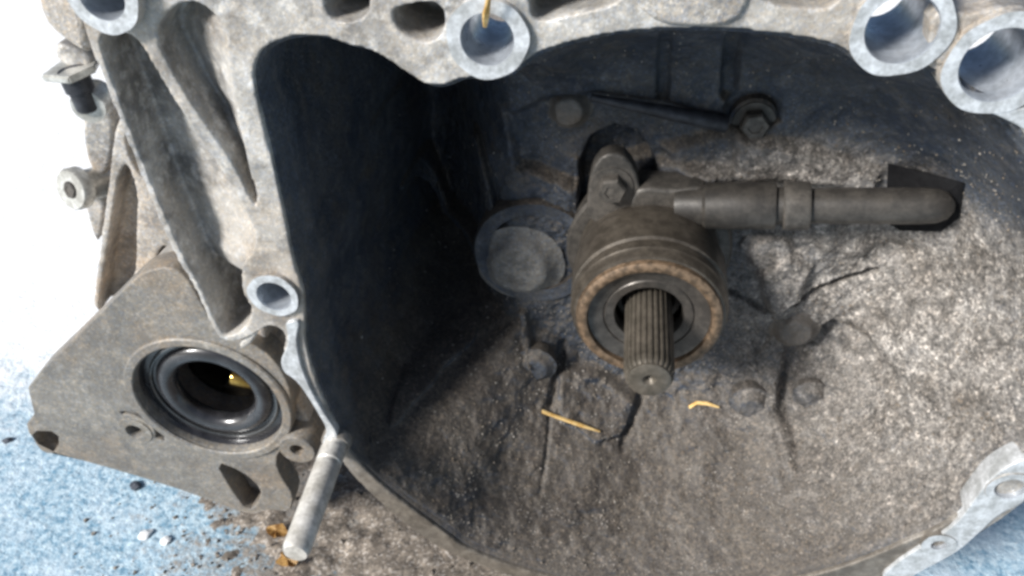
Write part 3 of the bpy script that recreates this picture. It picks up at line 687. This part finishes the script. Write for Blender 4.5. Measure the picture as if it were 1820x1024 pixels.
# hydraulic pipe leading off to the window on the right
p0 = P(1215, 366, .088); p1 = P(1698, 366, hit(1690, 366).y - .010)
L = (p1 - p0).length
def fr(px): return L * (px - 1215) / (1698 - 1215) * (1 + 0.06 * (1698 - px) / 483)
own_at(lathe('pipe_fitting', p0, p1 - p0, [(.0001, -.004), (.0094, -.004), (.0098, 0), (.0102, fr(1250)), (.0116, fr(1256)), (.0118, fr(1300)), (.0116, fr(1378)), (.0112, fr(1381)), (.0092, fr(1382)), (.0092, fr(1396)), (.0001, fr(1396))], 'pipe', BR, 48, False), BR)
own_at(lathe('pipe_collar', p0, p1 - p0, [(.0001, fr(1394)), (.0112, fr(1394)), (.0119, fr(1397)), (.0119, fr(1438)), (.0112, fr(1442)), (.0001, fr(1444))], 'bolt', BR, 48, False), BR)
own_at(lathe('pipe', p0, p1 - p0, [(.0001, fr(1440)), (.0086, fr(1440)), (.0088, fr(1500)), (.0086, fr(1640)), (.0081, fr(1666)), (.0064, fr(1684)), (.0030, fr(1695)), (.0001, fr(1698))], 'pipe', BR, 48, False), BR)

# flat black patch standing in for the shade inside the window, and a tapered dark bar on the wall
def patch(name, pts, lift, mat, thick=.006):
    bm = bmesh.new(); f_ = []; b_ = []
    for p in pts:
        h = hit(*p); d = (CAM - h).normalized(); f_.append(bm.verts.new(h + d * lift)); b_.append(bm.verts.new(h - d * thick))
    n = len(pts); bm.faces.new(f_); bm.faces.new(b_[::-1])
    for i in range(n): bm.faces.new((f_[i], f_[(i + 1) % n], b_[(i + 1) % n], b_[i]))
    bmesh.ops.triangulate(bm, faces=bm.faces[:])
    return own(bm_obj(name, bm, mat, GB, False))
patch('window_dark_patch', [(1578, 290), (1640, 304), (1713, 324), (1710, 350), (1704, 388), (1672, 412), (1600, 410), (1576, 396), (1576, 340)], .002, 'window_shade', .012)
ra, rb_ = hit(1050, 166), hit(1290, 214); ra.y -= .004; rb_.y -= .004
own(lathe('dark_bar', ra, rb_ - ra, [(.0001, 0), (.0018, .0005), (.0034, (rb_ - ra).length * .5), (.0046, (rb_ - ra).length), (.0001, (rb_ - ra).length)], 'black', GB, 20, False))

# ================================================================== LOOSE BITS
def straw(name, pts, r, mat, label, cat='straw'):
    bm = bmesh.new(); prev = None; n = 7
    for k, p in enumerate(pts):
        d = (pts[min(k + 1, len(pts) - 1)] - pts[max(k - 1, 0)]).normalized()
        q = d.to_track_quat('Z', 'Y'); f = (1.0, .95, 1.05, .85, .9)[k % 5] * (0.55 if k == len(pts) - 1 else 1)
        vs = [bm.verts.new(p + q @ Vector((math.cos(2 * math.pi * i / n) * r * f, math.sin(2 * math.pi * i / n) * r * f * .55, 0))) for i in range(n)]
        if prev:
            for i in range(n): bm.faces.new((prev[i], prev[(i + 1) % n], vs[(i + 1) % n], vs[i]))
        else: bm.faces.new(vs)
        prev = vs
    bm.faces.new(prev)
    o = bm_obj(name, bm, mat, None); tag(o, label, cat); return o
def on_bell(px, py, lift=.0012): h = hit(px, py, True); return h + (CAM - h).normalized() * lift
straw('straw_piece', [on_bell(964, 731, .002), on_bell(990, 741, .003), on_bell(1030, 755, .003), on_bell(1066, 767, .002)], .0014, 'straw', 'long straight golden straw on the bell floor below the bearing')
straw('straw_piece', [on_bell(1225, 724, .002), on_bell(1238, 716, .003), on_bell(1256, 717, .003), on_bell(1278, 724, .002)], .0014, 'straw', 'short bent straw on the bell floor right of the shaft end')
straw('straw_piece', [P(872, -30, -.006), P(868, 0, -.006), P(864, 22, -.005), P(863, 36, -.003), P(862, 48, .002)], .0013, 'straw', 'thin straw hanging in the bolt hole at the top of the rim')

def chip(px, py, r, mat, label, cat, flat=.5, z=GZ):
    c = G(px, py, z); bm = bmesh.new(); bmesh.ops.create_icosphere(bm, subdivisions=2, radius=r)
    sd = Vector((px, py, r * 1000)); sx = random.uniform(.7, 1.5); sy = random.uniform(.6, 1.1)
    for v in bm.verts:
        k = 1 + .45 * mnoise.noise(v.co.normalized() * 1.6 + sd)
        v.co = Vector((v.co.x * k * sx, v.co.y * k * sy, max(v.co.z * k * flat, -r * .25)))
    a = random.uniform(0, 6.28)
    for v in bm.verts: v.co = Matrix.Rotation(a, 3, 'Z') @ v.co
    o = bm_obj('chip' if cat == 'chip' else 'pebble', bm, mat, None, False); o.location = c + Vector((0, 0, r * .25)); tag(o, label, cat)
    return o
chip(258, 952, .0052, 'chip_white', 'larger white chip on the dirty concrete left of the stud', 'chip', .35)
chip(296, 962, .0042, 'chip_white', 'smaller grey-white chip beside the larger white chip', 'chip', .35)
chip(242, 866, .0048, 'chip_dark', 'dark pebble just below the lower edge of the seal plate', 'pebble')
chip(14, 784, .0038, 'chip_dark', 'dark pebble at the left edge below the plate corner', 'pebble')
# brown dirt spread on the ground in front of the lower lip
def ground_dirt():
    n = 150; v = []; f = []
    x0, x1, y0, y1 = -.34, .04, -.17, .14
    idx = {}
    for j in range(n):
        for i in range(n):
            x = x0 + (x1 - x0) * i / (n - 1); y = y0 + (y1 - y0) * j / (n - 1)
            v.append((x, y))
    a = np.array(v); c3 = np.stack([a[:, 0], a[:, 1], 0 * a[:, 0]], 1)
    edge = G(330, 960)
    base = (a[:, 0] - (-.235)) * 9 + (a[:, 1] + .03) * 1.5 + fbm(c3 * 28) * .55 + fbm(c3 * 110) * .5
    h = np.clip(base, -.6, .9) * .006 + fbm(c3 * 160) * .0022 + fbm(c3 * 420) * .0012
    me = bpy.data.meshes.new('ground_dirt'); vv = [(p[0], p[1], GZ + hh - .0008) for p, hh in zip(a, h)]
    fc = []
    for j in range(n - 1):
        for i in range(n - 1):
            q = (j * n + i, j * n + i + 1, (j + 1) * n + i + 1, (j + 1) * n + i)
            if max(h[k] for k in q) > 0: fc.append(q)
    me.from_pydata(vv, [], fc); me.update()
    o = link('ground_dirt', me, 'dirt', None, False); me.shade_smooth()
    tag(o, 'brown gritty dirt on the concrete below the stud and bell lip', 'dirt', kind='stuff')
    return [(p[0], p[1], GZ + hh) for p, hh in zip(a, h) if hh > -.003]
dpts = ground_dirt()
def grains(name, pts, mat, label, cat, rmin, rmax):
    V = []; F = []
    for (x, y, z) in pts:
        r = rmin + (rmax - rmin) * random.random() ** 3; b = len(V)
        rot = Matrix.Rotation(random.uniform(0, 6.28), 3, Vector((random.random() - .5, random.random() - .5, random.random() - .5)).normalized())
        for d in ((1, 0, 0), (-1, 0, 0), (0, 1, 0), (0, -1, 0), (0, 0, 1), (0, 0, -1)):
            w_ = rot @ (Vector(d) * r * random.uniform(.6, 1.2)); V.append((x + w_.x, y + w_.y, z + w_.z))
        for t_ in ((0, 2, 4), (2, 1, 4), (1, 3, 4), (3, 0, 4), (2, 0, 5), (1, 2, 5), (3, 1, 5), (0, 3, 5)): F.append(tuple(b + k for k in t_))
    me = bpy.data.meshes.new(name); me.from_pydata(V, [], F); me.update()
    o = link(name, me, mat, None, False); tag(o, label, cat, kind='stuff'); return o
gp = []
for _ in range(1100):
    p = random.choice(dpts) if random.random() < .6 else (random.gauss(-.25, .045), random.gauss(.0, .045), GZ); gp.append((p[0] + random.uniform(-.002, .002), p[1] + random.uniform(-.002, .002), p[2]))
grains('ground_grit', gp, 'dirt', 'loose grains scattered over the brown dirt on the ground', 'grit', .0005, .0024)
# loose grit inside the bell, thickest on the floor and lower right
vv = verts.reshape(NR, NT, 3); gp = []
tries = 0
while len(gp) < 12000 and tries < 200000:
    tries += 1
    i = random.randrange(8, NR - 6); j = random.randrange(NT)
    p = vv[i, j]
    if random.random() > (s[i] * 1.0): continue
    dens = np.clip(.10 + .55 * smooth01(.03, -.10, p[2]) + .35 * smooth01(.0, .09, p[0]) * smooth01(.09, .05, p[2]), 0, 1) * smooth01(-.17, -.06, p[0])
    dens *= .35 + .65 * (mnoise.noise(Vector(p) * 40) > -.1)
    if random.random() < dens: gp.append(tuple(p + np.random.uniform(-.0006, .0006, 3)))
grains('bell_grit', gp, 'grit', 'pale and brown grit caked over the bell floor', 'grit', .0003, .0009)
# dry leaf scraps by the end of the stud
for (px, py, r, lab) in ((492, 950, .0085, 'upright orange-brown leaf scrap left of the stud end'), (512, 1000, .0095, 'flat orange-brown leaf scrap under the stud end')):
    c = G(px, py, GZ + .004); bm = bmesh.new(); ring_ = []
    n = 11; a0 = random.random() * 6
    top = [bm.verts.new((c.x + math.cos(2 * math.pi * i / n) * r * random.uniform(.5, 1.1), c.y + math.sin(2 * math.pi * i / n) * r * random.uniform(.4, .8), c.z + random.uniform(.001, .006))) for i in range(n)]
    mid = bm.verts.new((c.x, c.y, c.z + .004))
    for i in range(n): bm.faces.new((mid, top[i], top[(i + 1) % n]))
    bmesh.ops.solidify(bm, geom=bm.faces[:], thickness=.0005)
    tag(bm_obj('leaf_scrap', bm, 'leaf', None, False), lab, 'leaf')
